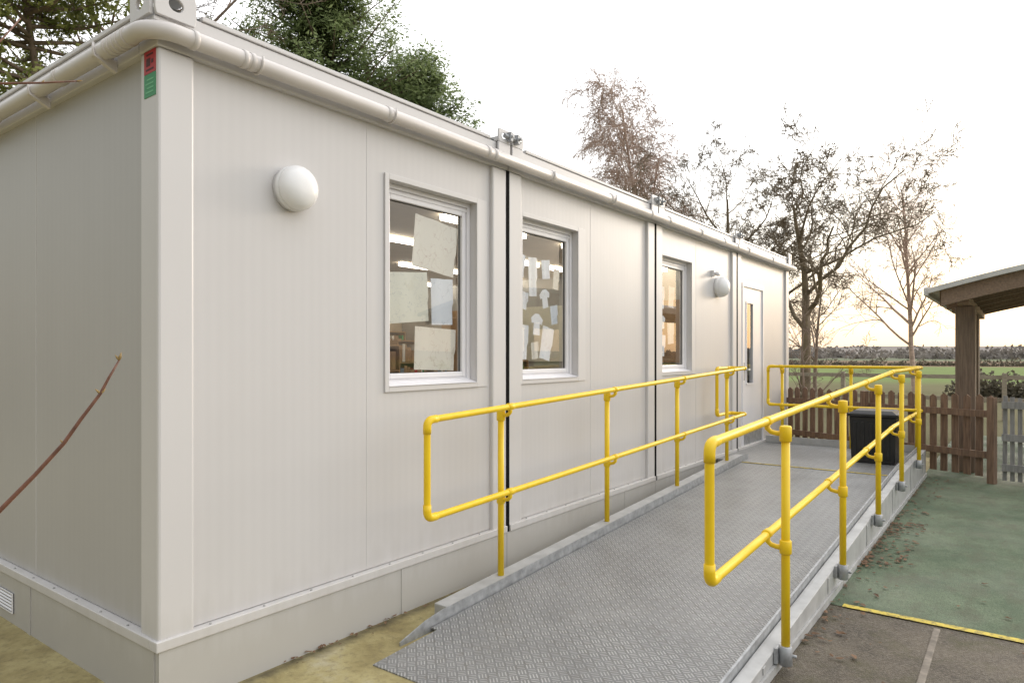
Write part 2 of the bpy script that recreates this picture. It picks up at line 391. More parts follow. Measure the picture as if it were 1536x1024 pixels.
for k in range(1,4):
    casting(k*W-.155,k*W-.012).obj('corner_casting',M_frame,bld,bev=.004)
    casting(k*W+.012,k*W+.155).obj('corner_casting',M_frame,bld,bev=.004)
    c=B(); c.tube([(k*W-.10,-.045,3.235),(k*W+.10,-.045,3.235)],.017,10)
    c.box(k*W-.06,k*W-.03,-.075,-.02,3.20,3.27); c.box(k*W+.03,k*W+.06,-.075,-.02,3.20,3.27)
    c.tube([(k*W+.045,-.10,3.235),(k*W+.045,-.04,3.235)],.012,6); c.tube([(k*W-.045,-.09,3.235),(k*W-.045,-.04,3.235)],.012,6)
    c.obj('module_clamp',M_galv,bld,bev=.003)
casting(LEN-.14,LEN+.03).obj('corner_casting',M_frame,bld,bev=.004)
gz=3.058; gy=-.062; rr=.040
path=[(gy,DEP+.05,gz),(gy,.12,gz)]
for i in range(9):
    a=math.pi+ i/8*math.pi/2; path.append((gy+.12+.12*math.cos(a),gy+.12+.12*math.sin(a),gz))
path+=[(.2,gy,gz),(LEN+.09,gy,gz-.01)]
gut=B().tube(path,rr,20).obj('gutter_pipe',M_gut,bld)
def ring(p,ax,wd=.03,r=.0445):
    d=Vector((wd/2,0,0)) if ax==0 else Vector((0,wd/2,0)); p=Vector(p)
    B().tube([p-d,p-d*.9,p+d*.9,p+d],[r*.94,r,r,r*.94],20).obj('pipe_coupler',M_gut,gut)
for x in (.13,.38,.42,1.33,2.28,2.36,3.12,4.1,4.95,5.4,6.3,7.1,7.6,8.05,9.2,10.3): ring((x,gy,gz),0,.026 if x<.5 else .04)
for y in (.14,.20,.24,.28,.32,.9,1.9,2.9,4.0): ring((gy,y,gz),1,.022 if y<.5 else .04)
def strapx(x):
    bk=B(); pts=[(x,gy+.046*math.cos(a),gz+.046*math.sin(a)) for a in [math.pi*(1+i/8) for i in range(9)]]
    bk.tube([(x,gy-.045,gz+.03)]+pts+[(x,-.004,gz+.02)],.006,8)
    bk.obj('gutter_bracket',M_gut,gut)
def strapy(y):
    bk=B(); pts=[(gy+.046*math.cos(a),y,gz+.046*math.sin(a)) for a in [math.pi*(1+i/8) for i in range(9)]]
    bk.tube([(gy-.045,y,gz+.03)]+pts+[(-.004,y,gz+.02)],.006,8)
    bk.prism([(-.11,gz-.035),(-.007,gz-.085),(-.007,gz-.03),(-.08,gz-.03)],1,y-.015,y+.015); bk.obj('gutter_bracket',M_gut,gut)
for x in (.46,1.36,3.1,4.14,6.3,8.05,9.2): strapx(x)
for y in (.40,1.2,2.2,3.3,4.4): strapy(y)
st=B(); st.box(-.0025,0,.02,.125,2.79,2.895); st.obj('notice_sticker',M_green,bld)
st=B(); st.box(-.0025,0,.02,.125,2.897,3.000); st.obj('notice_sticker',M_red,bld)
mk=B()
for (yy,zz,hw,hh) in ((.072,2.982,.03,.004),(.085,2.948,.018,.018),(.048,2.948,.009,.009),(.072,2.914,.035,.004)): mk.box(-.0034,-.0026,yy-hw,yy+hw,zz-hh,zz+hh)
mk.obj('sticker_mark',M_ink,bld)
mk=B()
for i in range(4): mk.box(-.0034,-.0026,.035,.110-.012*(i%2),2.808+i*.019,2.815+i*.019)
mk.obj('sticker_mark',M_ink2,bld)
def frame4(b,x0,x1,z0,z1,t,y0,y1,mi=0):
    b.box(x0,x0+t,y0,y1,z0,z1,mi); b.box(x1-t,x1,y0,y1,z0,z1,mi)
    b.box(x0+t,x1-t,y0,y1,z0,z0+t,mi); b.box(x0+t,x1-t,y0,y1,z1-t,z1,mi)
for i,(a,c) in enumerate(WIN):
    z0,z1=WZ
    e=empty('window',((a+c)/2,.1,z0),bld)
    t=B(); r_=.12 if i==0 else .13
    lft=.035 if i==0 else .025
    t.box(a-lft,a,.018,.029,z0-.035,z1+.035); t.box(c,c+.035,.018,.029,z0-.035,z1+.035)
    t.box(a,c,.018,.029,z0-.035,z0); t.box(a,c,.018,.029,z1,z1+.035)
    t.box(c+.035,c+r_,.024,.029,z0-.035,z1+.035)
    t.obj('surround',M_frame,e,bev=.003)
    f=B(); frame4(f,a,c,z0,z1,.03,.085,.14); frame4(f,a+.03,c-.03,z0+.03,z1-.03,.012,.10,.14)
    f.box(a,c,.092,.14,z1-.062,z1-.0425)
    f.obj('frame',M_upvc,e,bev=.003)
    f=B(); frame4(f,a+.042,c-.042,z0+.042,z1-.062,.034,.093,.14); f.obj('sash',M_upvc,e,bev=.005)
    f=B(); frame4(f,a+.076,c-.076,z0+.076,z1-.096,.003,.112,.13); f.obj('gasket',M_gask,e)
    f=B(); f.prism([(.012,z0+.001),(.085,z0+.022),(.085,z0+.001)],0,a+.002,c-.002); f.obj('sill',M_upvc,e)
    B().add([(a+.078,.12,z0+.078),(c-.078,.12,z0+.078),(c-.078,.12,z1-.098),(a+.078,.12,z1-.098)],[(0,1,2,3)]).obj('glass',M_glass,e)
e=empty('door',((DOOR[0]+DOOR[1])/2,.05,DZ[0]),bld)
f=B(); x0,x1=DOOR; f.box(x0,x0+.05,.0,.12,DZ[0],DZ[1]); f.box(x1-.05,x1,.0,.12,DZ[0],DZ[1]); f.box(x0+.05,x1-.05,.0,.12,DZ[1]-.05,DZ[1]); f.box(x0-.03,x0,.012,.029,DZ[0],DZ[1]+.03); f.box(x1,x1+.03,.012,.029,DZ[0],DZ[1]+.03); f.box(x0,x1,.012,.029,DZ[1],DZ[1]+.03)
f.obj('frame',M_upvc,e,bev=.004)
vx0,vx1,vz0,vz1=8.28,8.56,1.20,2.35
f=B(); y0,y1=.02,.07
f.box(x0+.052,vx0,y0,y1,DZ[0]+.01,DZ[1]-.052); f.box(vx1,x1-.052,y0,y1,DZ[0]+.01,DZ[1]-.052); f.box(vx0,vx1,y0,y1,DZ[0]+.01,vz0); f.box(vx0,vx1,y0,y1,vz1,DZ[1]-.052)
f.obj('door_leaf',M_upvc,e)
f=B(); frame4(f,vx0-.02,vx1+.02,vz0-.02,vz1+.02,.024,.010,.02); f.obj('vision_panel_frame',M_upvc,e)
B().add([(vx0,.03,vz0),(vx1,.03,vz0),(vx1,.03,vz1),(vx0,.03,vz1)],[(0,1,2,3)]).obj('glass',M_glass,e)
f=B(); f.box(8.14,8.18,.010,.02,1.25,1.50); f.tube([(8.16,.02,1.40),(8.16,-.03,1.40),(8.28,-.03,1.40)],.010,8); f.obj('handle',M_galv,e)
B().box(x0+.07,x1-.07,.016,.02,DZ[0]+.03,DZ[0]+.28).obj('kick_plate',M_galv,e)
def lamp(x,z,r,dep=.072):
    e=empty('wall_lamp',(x,.03,z),bld)
    B().tube([(x,.03,z),(x,-.005,z),(x,-.022,z),(x,-.026,z)],[r*.96,r*.99,r*.99,r*.9],40).obj('base',M_lampw,e)
    ps=[];q=[]
    for i in range(14):
        a=i/13*math.pi/2; ps.append((x,-.028-dep*math.sin(a),z)); q.append(max(.001,r*.985*math.cos(a)**.8))
    ps.insert(0,(x,-.024,z)); q.insert(0,r*.97)
    B().tube(ps,q,40).obj('diffuser',M_lampw,e)
lamp(.72,2.50,.120); lamp(7.14,2.48,.13,.10)
b=B(); b.box(6.92,6.98,-.01,.03,2.60,2.68); b.tube([(6.95,-.01,2.64),(6.95,-.05,2.63),(6.94,-.07,2.61)],[.022,.027,.015],12)
b.obj('motion_sensor',M_upvc,bld,bev=.006)
B().box(.14,LEN-.14,.2,DEP-.14,.40,.44).obj('interior_floor',M_carp,bld)
B().box(.14,LEN-.14,.14,DEP-.14,2.86,2.90).obj('interior_ceiling',simple('ceiling_tile',(.55,.48,.38),.08,3,.8),bld)
for x in (1.6,3.6,5.6,7.1):
    for y in (1.0,2.2,3.6,5.2): B().box(x-.62,x+.62,y-.03,y+.03,2.81,2.855).obj('ceiling_lamp',M_tube,bld)
B().box(7.8,7.86,.2,DEP-.15,.44,2.86).obj('interior_partition',M_seal,bld)
for (y0_,y1_,m_) in ((.7,2.0,M_shelf),(2.3,3.6,M_pap[3]),(3.9,5.4,M_shelf)): B().box(7.77,7.799,y0_,y1_,1.5,2.4).obj('pin_board',m_,bld)
def shelf(x,y,wd,h,nr,seed=0):
    rr_=random.Random(seed)
    e=empty('bookshelf',(x+wd/2,y+.2,.44),None,'wooden classroom bookshelf filled with coloured books and trays','bookshelf','bookshelves in the classroom')
    b=B(); b.box(x,x+.02,y,y+.35,.44,.44+h); b.box(x+wd-.02,x+wd,y,y+.35,.44,.44+h); b.box(x+.02,x+wd-.02,y+.33,y+.35,.44,.44+h)
    dz=h/nr
    for i in range(nr+1): b.box(x+.02,x+wd-.02,y,y+.329,.44+i*dz*.985,.46+i*dz*.985)
    b.obj('carcass',M_shelf,e)
    b=B(); cols=[M_red,M_bluegrey,M_green,M_white,M_shelf]
    for i in range(nr):
        u=x+.03
        while u<x+wd-.08:
            t=rr_.uniform(.03,.10); hh=dz*rr_.uniform(.5,.85); b.box(u,u+t-.006,y+.02,y+.3,.465+i*dz*.985,.465+i*dz*.985+hh,rr_.choice((0,1,3,4,4,4,1,2))); u+=t
    b.obj('books',cols,e)
for i,(x,y,wd,h,nr) in enumerate(((1.9,2.6,1.2,1.2,4),(3.3,3.2,1.3,1.3,4),(4.8,2.2,1.2,1.1,3),(5.9,4.6,1.3,1.4,4),(2.6,6.05,2.4,1.6,5),(5.2,6.05,2.3,1.6,5))): shelf(x,y,wd,h,nr,seed=i)
PX=[(1.745,2.17,2.185,2.54,-6,0,'large cream'),(1.505,1.885,1.83,2.16,5,3,'large cream'),(1.925,2.145,1.825,2.145,2,1,'pale blue'),(1.755,2.17,1.51,1.80,-2,0,'large cream'),
 (3.07,3.21,2.10,2.42,3,2,'white'),(2.92,3.03,2.25,2.43,-3,1,'pale blue'),(2.93,3.06,1.99,2.13,-8,2,'white'),(2.92,3.06,1.58,1.86,-3,2,'white'),(3.27,3.43,1.57,1.85,-12,2,'white'),(3.27,3.40,2.26,2.42,7,1,'pale blue'),
 (3.44,3.55,2.18,2.36,-6,0,'small cream'),(3.40,3.53,1.88,2.04,9,1,'pale blue'),(3.11,3.22,1.58,1.72,6,0,'small cream'),
 (5.58,5.74,2.13,2.38,3,2,'white'),(5.59,5.77,1.60,1.84,-4,2,'white'),(5.84,6.02,1.74,1.98,4,0,'small cream'),(5.86,6.04,2.16,2.40,-3,0,'small cream')]
for n,(x0,x1,z0,z1,rot,mi,d) in enumerate(PX):
    cx,cz=(x0+x1)/2,(z0+z1)/2; vs=[];fs=[]; nx,nz=8,8
    for i in range(nx+1):
        for k in range(nz+1):
            u=(i/nx-.5)*(x1-x0); q=(k/nz-.5)*(z1-z0); a=math.radians(rot)
            cr=.018*(max(0,(i/nx-.6))*2)**2*(k/nz<.5)*1+.006*math.sin(i*1.3+n)
            vs.append((cx+u*math.cos(a)-q*math.sin(a),.130+cr+.004+n%3*.002,cz+u*math.sin(a)+q*math.cos(a)))
    for i in range(nx):
        for k in range(nz): fs.append((i*(nz+1)+k,(i+1)*(nz+1)+k,(i+1)*(nz+1)+k+1,i*(nz+1)+k+1))
    B().add(vs,fs,True).obj('drawing_paper',M_pap[mi],None,d+' sheet with faint drawing taped inside window glass','paper','children drawings taped to the windows')
for (cx,cz,s,rt) in ((3.30,2.09,.075,.15),(3.18,1.87,.085,-.1),(5.68,1.98,.07,.1)):
    pl_=[(-.55,-1),(.6,-.95),(.5,.1),(.9,.0),(1.0,.5),(.3,.95),(-.35,.9),(-1.0,.45),(-.85,.0),(-.5,.1)]
    B().prism([(cx+(p[0]*math.cos(rt)-p[1]*math.sin(rt))*s,cz+(p[0]*math.sin(rt)+p[1]*math.cos(rt))*s*1.1) for p in pl_],1,.126,.1275).obj('paper_cutout',M_pap[2],None,'white paper shirt cut-out taped inside window glass','paper cut-out','paper cut-outs in the windows')
# ------------------------------------------------------------------ ramp
def fz(x): return .006+.0478*(x-.91) if x<7 else .006+.0478*6.09
ZD=fz(7.0)
ramp_=empty('access_ramp',(4.5,-1.1,0),label='grey chequer plate access ramp rising to the cabin door',cat='ramp')
for a,c,yy in [(.91,1.40,-.40),(1.4005,3.99,-.353),(3.9905,6.998,-.353)]:
    b=B(); b.hexa([(a,-2.0,fz(a)-.006),(c,-2.0,fz(c)-.006),(c,yy,fz(c)-.006),(a,yy,fz(a)-.006),(a,-2.0,fz(a)),(c,-2.0,fz(c)),(c,yy,fz(c)),(a,yy,fz(a))])
    b.obj('ramp_floor',M_tread,ramp_)
B().box(7.001,9.05,-2.0,-.0165,ZD-.04,ZD).obj('landing_floor',M_tread,ramp_)
B().box(6.90,6.935,-1.96,-.36,ZD-.001,ZD+.0015).obj('yellow_floor_line',M_ylin,ramp_)
def pl(pts,y0,y1,name,mat,bev=0):
    B().prism(pts,1,y0,y1).obj(name,mat,ramp_,bev=bev)
pl([(1.60,0),(7.2,0),(7.2,fz(7)+.050),(7.0,fz(7)+.050),(1.60,fz(1.6)+.04)],-.335,-.19,'kerb_channel',M_kerbst,.005)
pl([(1.16,0),(7.2,0),(7.2,fz(7)+.075),(7.0,fz(7)+.075),(1.50,fz(1.5)+.065),(1.36,fz(1.36)+.050),(1.16,fz(1.16)+.003)],-.346,-.338,'edge_plate',M_galv)
pl([(1.2,0),(9.06,0),(9.06,ZD+.05),(7.0,ZD+.05),(1.2,fz(1.2)+.05)],-2.10,-2.024,'kerb_channel',M_kerbst,.004)
pl([(1.1,0),(9.06,0),(9.06,ZD+.095),(7.0,ZD+.095),(1.3,fz(1.3)+.095),(1.1,fz(1.1))],-2.020,-2.008,'edge_plate',M_galv)
B().box(9.061,9.075,-2.0,-.02,0,ZD+.10).obj('edge_plate',M_kerbst,ramp_)
for x in (1.9,3.3,4.7,6.1,7.5,8.7): B().box(x-.02,x+.02,-2.106,-2.1005,.06,fz(x)+.04).obj('fascia_joint',M_kerbst,ramp_)
B().box(1.2,9.05,-2.115,-2.101,0,.045).obj('base_angle',M_kerbst,ramp_)
# ------------------------------------------------------------------ handrails
def fillet(pts,r=.045,n=6):
    P=[Vector(p) for p in pts]; out=[]; elb=[]
    for i in range(len(P)):
        a,b_,c=P[i-1],P[i],P[(i+1)%len(P)]
        d1=(a-b_).normalized(); d2=(c-b_).normalized(); ang=d1.angle(d2)
        if ang>math.radians(170): out.append(b_); continue
        rr_=min(r,(a-b_).length*.45,(c-b_).length*.45)
        s,e_=b_+d1*rr_,b_+d2*rr_; arc=[]
        for k in range(n+1):
            t=k/n; arc.append(s*(1-t)**2+b_*2*t*(1-t)+e_*t*t)
        out+=arc; elb.append([b_+d1*(rr_+.035)]+arc+[b_+d2*(rr_+.035)])
    return out,elb
def handrail(loopt,label,posts):
    top=empty('handrail',(posts[0][0],posts[0][1],0),label=label,cat='handrail',group='yellow handrails along the access ramp')
    pts,elb=fillet(loopt)
    B().tube(pts,.0205,16,closed=True).obj('rail',M_yel,top)
    for e_ in elb: B().tube(e_,.0242,16).obj('elbow_fitting',M_yel,top)
    for (x,y,zb_,zt_,zl_,dx,dy,clamp) in posts:
        pz=zt_-.055
        B().tube([(x,y,zb_),(x,y,pz+.02)],.0215,16).obj('post',M_yel,top)
        q=zl_-.055
        ax=Vector((1,0,0)) if abs(dy)>abs(dx) else Vector((0,1,0))
        for zz in (zt_,zl_):
            b=B()
            if zz==zt_: b.tube([(x,y,pz-.045),(x,y,pz-.04),(x,y,pz+.028),(x,y,pz+.036),(x,y,pz+.038)],[.026,.030,.030,.025,.01],16)
            else: b.tube([(x,y,q-.035),(x,y,q-.03),(x,y,q+.03),(x,y,q+.035)],[.026,.030,.030,.026],16)
            zf=zz-.06; D=Vector((dx,dy,0)); Pp=Vector((x,y,zf))
            b.tube([Pp,Pp+D*.5,Pp+D*.8+Vector((0,0,.006)),Pp+D+Vector((0,0,.022)),Pp+D+Vector((0,0,.05))],[.017,.013,.013,.014,.017],10)
            c=Vector((x,y,zz))+D
            b.tube([c-ax*.03,c-ax*.028,c+ax*.028,c+ax*.03],[.0205,.0240,.0240,.0205],16)
            b.obj('bracket',M_yel,top)
        if clamp:
            b=B(); b.tube([(x,y,zb_-.02),(x,y,zb_-.015),(x,y,zb_+.075),(x,y,zb_+.08)],[.028,.034,.034,.028],12)
            b.box(x-.045,x+.045,y+.028,y+.048,zb_-.01,zb_+.07); b.tube([(x+.01,y-.03,zb_+.03),(x+.01,y-.052,zb_+.03)],.009,6)
            b.tube([(x+.03,y,zb_+.03),(x+.055,y,zb_+.03)],.008,6)
            b.obj('clamp',M_galv,top,bev=.003)
zt0,zt1=1.235,1.444; sL=lambda x: zt0+(zt1-zt0)*(x-1.39)/(7.16-1.39)
loopL=[(1.39,-.33,sL(1.39)),(7.16,-.33,zt1),(7.16,-.12,zt1),(6.72,-.12,zt1),(6.72,-.12,zt1-.575),(7.16,-.12,zt1-.575),(7.16,-.33,zt1-.575),(1.39,-.33,sL(1.39)-.575)]
postsL=[(x,-.25,fz(x)+.040,sL(x),sL(x)-.575,0,-.08,None) for x in (2.2,3.7,5.2,6.7)]
handrail(loopL,'yellow tubular handrail with looped end along wall side of ramp',postsL)
def sR(x): return 1.245+(1.44-1.245)*(x-1.28)/(6.5-1.28) if x<6.5 else 1.44
DL=.585
loopR=[(1.28,-2.06,sR(1.28)),(6.5,-2.06,1.44),(8.95,-2.06,1.44),(8.95,-.09,1.44),(8.95,-.09,1.44-DL+.02),(8.95,-2.06,1.44-DL+.02),(6.5,-2.06,1.44-DL+.02),(1.28,-2.06,sR(1.28)-DL)]
postsR=[(x,-2.15,max(.03,fz(x)+.0),sR(x),sR(x)-DL+.003*x,0,.09,'y') for x in (2.10,3.50,4.93,6.34,7.80)]
postsR+=[(9.035,y,ZD-.02,1.44,1.44-DL+.02,-.085,0,None) for y in (-.27,-1.2,-2.0)]
handrail(loopR,'yellow tubular handrail on open side of ramp and landing',postsR)
# ------------------------------------------------------------------ black storage box on landing
e=empty('storage_box',(7.93,-1.68,ZD),label='black plastic storage box with lid standing on landing',cat='storage box')
x0,x1,y0,y1=7.70,8.20,-1.93,-1.42
b=B(); z0_=ZD+.002
b.hexa([(x0+.02,y0+.02,z0_),(x1-.02,y0+.02,z0_),(x1-.02,y1-.02,z0_),(x0+.02,y1-.02,z0_),(x0,y0,z0_+.56),(x1,y0,z0_+.56),(x1,y1,z0_+.56),(x0,y1,z0_+.56)])
for i in range(5):
    yy=y0+.07+i*.09; b.hexa([(x0+.004,yy,z0_+.05),(x0+.03,yy,z0_+.05),(x0+.03,yy+.04,z0_+.05),(x0+.004,yy+.04,z0_+.05),(x0-.006,yy,z0_+.5),(x0+.02,yy,z0_+.5),(x0+.02,yy+.04,z0_+.5),(x0-.006,yy+.04,z0_+.5)])
b.obj('body',M_box,e,bev=.01)
b=B(); b.box(x0-.02,x1+.02,y0-.02,y1+.02,z0_+.562,z0_+.60); b.hexa([(x0,y0,z0_+.60),(x1,y0,z0_+.60),(x1,y1,z0_+.60),(x0,y1,z0_+.60),(x0+.05,y0+.05,z0_+.635),(x1-.05,y0+.05,z0_+.635),(x1-.05,y1-.05,z0_+.635),(x0+.05,y1-.05,z0_+.635)])
b.obj('lid',M_box,e,bev=.008)
# ------------------------------------------------------------------ picket fence
def fence(p0,p1,h,mat,label,name='picket_fence',cat='fence',pw=.085,gap=.06,thick=.02,post_every=1.6,rails=(.3,.82),posts=True,pt_=True):
    p0,p1=Vector(p0),Vector(p1); d=(p1-p0); Ln=d.length; d.normalize(); nrm=Vector((-d.y,d.x,0))
    e=empty(name,((p0+p1)/2)[:],label=label,cat=cat)
    def bx(b,u0,u1,v0,v1,z0,z1,pt=False,tl=0):
        q=[p0+d*u+nrm*v for u,v in ((u0,v0),(u1,v0),(u1,v1),(u0,v1))]
        b.hexa([(a.x,a.y,z0) for a in q]+[(a.x+d.x*tl,a.y+d.y*tl,z1) for a in q])
        if pt:
            m=(u0+u1)/2+tl; q2=[p0+d*m+nrm*v0,p0+d*m+nrm*v1]
            b.add([(a.x+d.x*tl,a.y+d.y*tl,z1) for a in q]+[(q2[0].x,q2[0].y,z1+.035),(q2[1].x,q2[1].y,z1+.035)],[(0,1,4),(1,2,5,4),(2,3,5),(3,0,4,5)])
    b=B(); u=0
    while u+pw<Ln:
        bx(b,u,u+pw,0,thick,.06,h+R.uniform(-.018,.018),pt_,R.uniform(-.008,.008)); u+=pw+gap+R.uniform(-.006,.006)
    b.obj('pickets',mat,e)
    for zr in rails:
        b=B(); bx(b,0,Ln,-.045,-.001,zr,zr+.085); b.obj('rail',mat,e)
    u=0
    while posts and u<=Ln+.01:
        b=B(); bx(b,u-.04,u+.04,-.13,-.046,0,h+.02); b.obj('post',mat,e); u+=Ln/max(1,round(Ln/post_every))
fence((10.45,.25,0),(9.02,-2.86,0),1.06,M_wood,'brown stained picket fence behind the ramp landing')
fence((8.90,-2.93,0),(8.70,-4.2,0),1.10,M_grey,'weathered grey slatted timber gate beside brown fence','garden_gate','gate',pw=.045,gap=.03,rails=(.18,.55,.95),posts=False,pt_=False)
# ------------------------------------------------------------------ timber shelter with arched roof
e=empty('timber_shelter',(12,-4,0),label='open timber shelter with arched pale roof and brown posts',cat='shelter')
for (x,y,s) in ((9.85,-2.50,.115),(12.6,-2.45,.09),(9.85,-6.6,.105),(12.6,-6.6,.09),(14.2,-2.4,.09)):
    B().box(x-s,x+s,y-s,y+s,0,2.28).obj('post',M_post,e,bev=.01)
B().box(10.3,10.42,-2.60,-2.48,0,2.28).obj('post',M_post,e,bev=.01)
YA,YB=-2.13,-7.0
def arch(y):
    t=(y-YA)/(YB-YA); return 2.455+.40*math.sin(math.pi*max(0,min(1,t)))
def archslab(b,x0,x1,off,th,ya=YA,yb=YB,n=24,mi=0):
    ysn=[ya+(yb-ya)*i/n for i in range(n+1)]
    vs=[]
    for y in ysn:
        z=arch(y)+off; vs+=[(x0,y,z),(x1,y,z),(x1,y,z+th),(x0,y,z+th)]
    fs=[(0,1,2,3),tuple(4*n+i for i in (3,2,1,0))]
    for i in range(n):
        for k in range(4): fs.append((4*i+k,4*i+4+k,4*i+4+(k+1)%4,4*i+(k+1)%4))
    b.add(vs,fs,False,mi)
b=B(); archslab(b,9.1,14.3,.0,.03); b.obj('roof',M_white,e)
b=B(); archslab(b,9.02,9.098,-.03,.065); b.obj('fascia',M_white,e)
b=B(); b.box(9.1,14.3,YA,YA+.06,2.40,2.51); b.obj('gutter_board',M_white,e,bev=.01)
for x in (9.4,10.5,11.5,12.5,13.5,14.15):
    b=B(); archslab(b,x,x+.09,-.20,.197,YA-.10,YB+.10); b.obj('rafter',M_beam,e)
b=B(); archslab(b,9.12,9.21,-.235,.232,YA-.14,YB+.14); b.obj('rafter',M_beam,e)
for y in (-2.5,-6.6):
    B().box(9.23,14.25,y-.07,y+.07,2.282,2.40).obj('beam',M_beam,e,bev=.008)
# ------------------------------------------------------------------ trees
def tree(name,base,h,r0,seed,mat,label,cat='tree',levels=4,nb=(7,6,5,5),ang=(35,45,45,50),lens=(.55,.5,.5,.5),droop=0,wig=.12,trunkfrac=.3,leaf=None,leafn=0,leafs=.05,minr=.006,lean=(0,0),curl=0,trunkbend=.05):
    rr_=random.Random(seed); bw=B(); tips=[]
    base=Vector(base)
    def perp(d,a,phi):
        o=d.orthogonal().normalized(); o2=d.cross(o)
        return (d*math.cos(a)+(o*math.cos(phi)+o2*math.sin(phi))*math.sin(a)).normalized()
    def grow(p,d,ln,r,lv):
        n=max(3,int(9-lv*1.5)) if lv<3 else 3
        pts=[p.copy()]; rad=[r]; ds=[d]
        for i in range(n):
            wg=wig*(1+curl*lv) if lv else trunkbend
            d=(d+Vector((rr_.gauss(0,wg),rr_.gauss(0,wg),rr_.gauss(0,wg*.7)))+Vector((0,0,(.06 if lv<2 else 0)-droop*(lv>1)*.35*lv*(i/n)))).normalized()
            p=p+d*(ln/n); pts.append(p.copy()); rad.append(max(minr,r*(1-(i+1)/n*(.75 if lv else .8)))); ds.append(d)
        sd=(9,6,5,3,3,3)[min(lv,5)]
        bw.tube(pts,rad,sd,cap=False)
        if lv>=levels:
            tips.append(pts); return
        k=nb[lv]
        for i in range(k):
            f=(trunkfrac if lv==0 else .2)+(1-(trunkfrac if lv==0 else .2))*(i+rr_.random()*.9)/k
            f=min(.99,f); ii=f*n; a=int(ii); t=ii-a; q=pts[a].lerp(pts[min(a+1,n)],t); rl=rad[a]*(1-t)+rad[min(a+1,n)]*t
            an=math.radians(ang[lv]*rr_.uniform(.7,1.3)); nd=perp(ds[a],an,rr_.uniform(0,6.283)+i*2.4)
            grow(q,nd,ln*lens[lv]*rr_.uniform(.7,1.2)*(1.15-.55*f),max(minr,rl*rr_.uniform(.5,.72)),lv+1)
    grow(base,Vector((lean[0],lean[1],1)).normalized(),h,r0,0)
    e=empty(name,base,label=label,cat=cat)
    bw.obj('trunk_and_branches',mat,e,origin=base)
    if leaf:
        lf=B()
        for pts in tips:
            for _ in range(leafn):
                q=pts[rr_.randrange(1,len(pts))]+Vector((rr_.gauss(0,.06),rr_.gauss(0,.06),rr_.gauss(0,.06)-.03))
                leafq(lf,q,leafs*rr_.uniform(.6,1.3),rr_)
        lf.obj('leaves',leaf,e,origin=base)
    return e
def leafq(lf,q,s,rr_,asp=.55):
    a=Vector((rr_.gauss(0,1),rr_.gauss(0,1),rr_.gauss(0,1))).normalized(); b_=a.orthogonal().normalized()
    a=a*s; b_=b_*s*asp
    lf.add([q-a,q-b_,q+a,q+b_],[(0,1,2,3)])
tree('birch_tree',(22.5,8.2,0),11.0,.13,11,M_birch,'slender birch tree with hanging twigs and last rusty leaves',levels=4,nb=(30,9,6,5),ang=(36,42,45,40),lens=(.34,.52,.6,.7),droop=.7,wig=.1,trunkfrac=.25,leaf=M_rust,leafn=1,leafs=.032,minr=.007)
tree('bare_tree',(21.9,2.5,0),6.4,.19,5,M_barkm,'gnarled bare winter tree with twisted mossy branches',levels=5,nb=(9,7,6,5,4),ang=(55,50,50,50,45),lens=(.74,.55,.5,.5,.6),wig=.2,curl=.15,trunkfrac=.36,minr=.0075)
tree('bare_tree',(22.4,5.2,0),7.0,.17,15,M_barkm,'bare winter tree with fine dense twigs behind cabin',levels=5,nb=(11,7,6,5,4),ang=(55,46,46,50,45),lens=(.68,.52,.52,.55,.7),wig=.15,curl=.1,trunkfrac=.3,minr=.0065)
tree('birch_tree',(33,.6,0),8.9,.12,21,M_birch,'bare pale birch tree standing by the field',levels=4,nb=(24,7,5,4),ang=(42,38,40,40),lens=(.38,.5,.55,.7),droop=.3,wig=.08,trunkfrac=.22,minr=.007)
tree('bare_bush',(13.6,.5,0),2.4,.03,31,M_bark,'small bare bush behind the picket fence',cat='bush',levels=4,nb=(8,5,4,3),ang=(35,40,40,40),lens=(.6,.55,.5,.5),wig=.15,trunkfrac=.1,minr=.004)
tree('bare_tree',(30,4.0,0),5.0,.09,41,M_bark,'slim bare winter tree behind the cabin',levels=4,nb=(12,6,4,3),ang=(38,40,40,40),lens=(.4,.5,.5,.5),wig=.1,trunkfrac=.25,minr=.007)
tree('bare_tree',(6.5,15.5,0),13,.2,43,M_bark,'tall bare winter tree behind the cabin roof',levels=4,nb=(13,7,6,5),ang=(40,42,42,45),lens=(.45,.5,.5,.5),wig=.12,trunkfrac=.3,minr=.006)
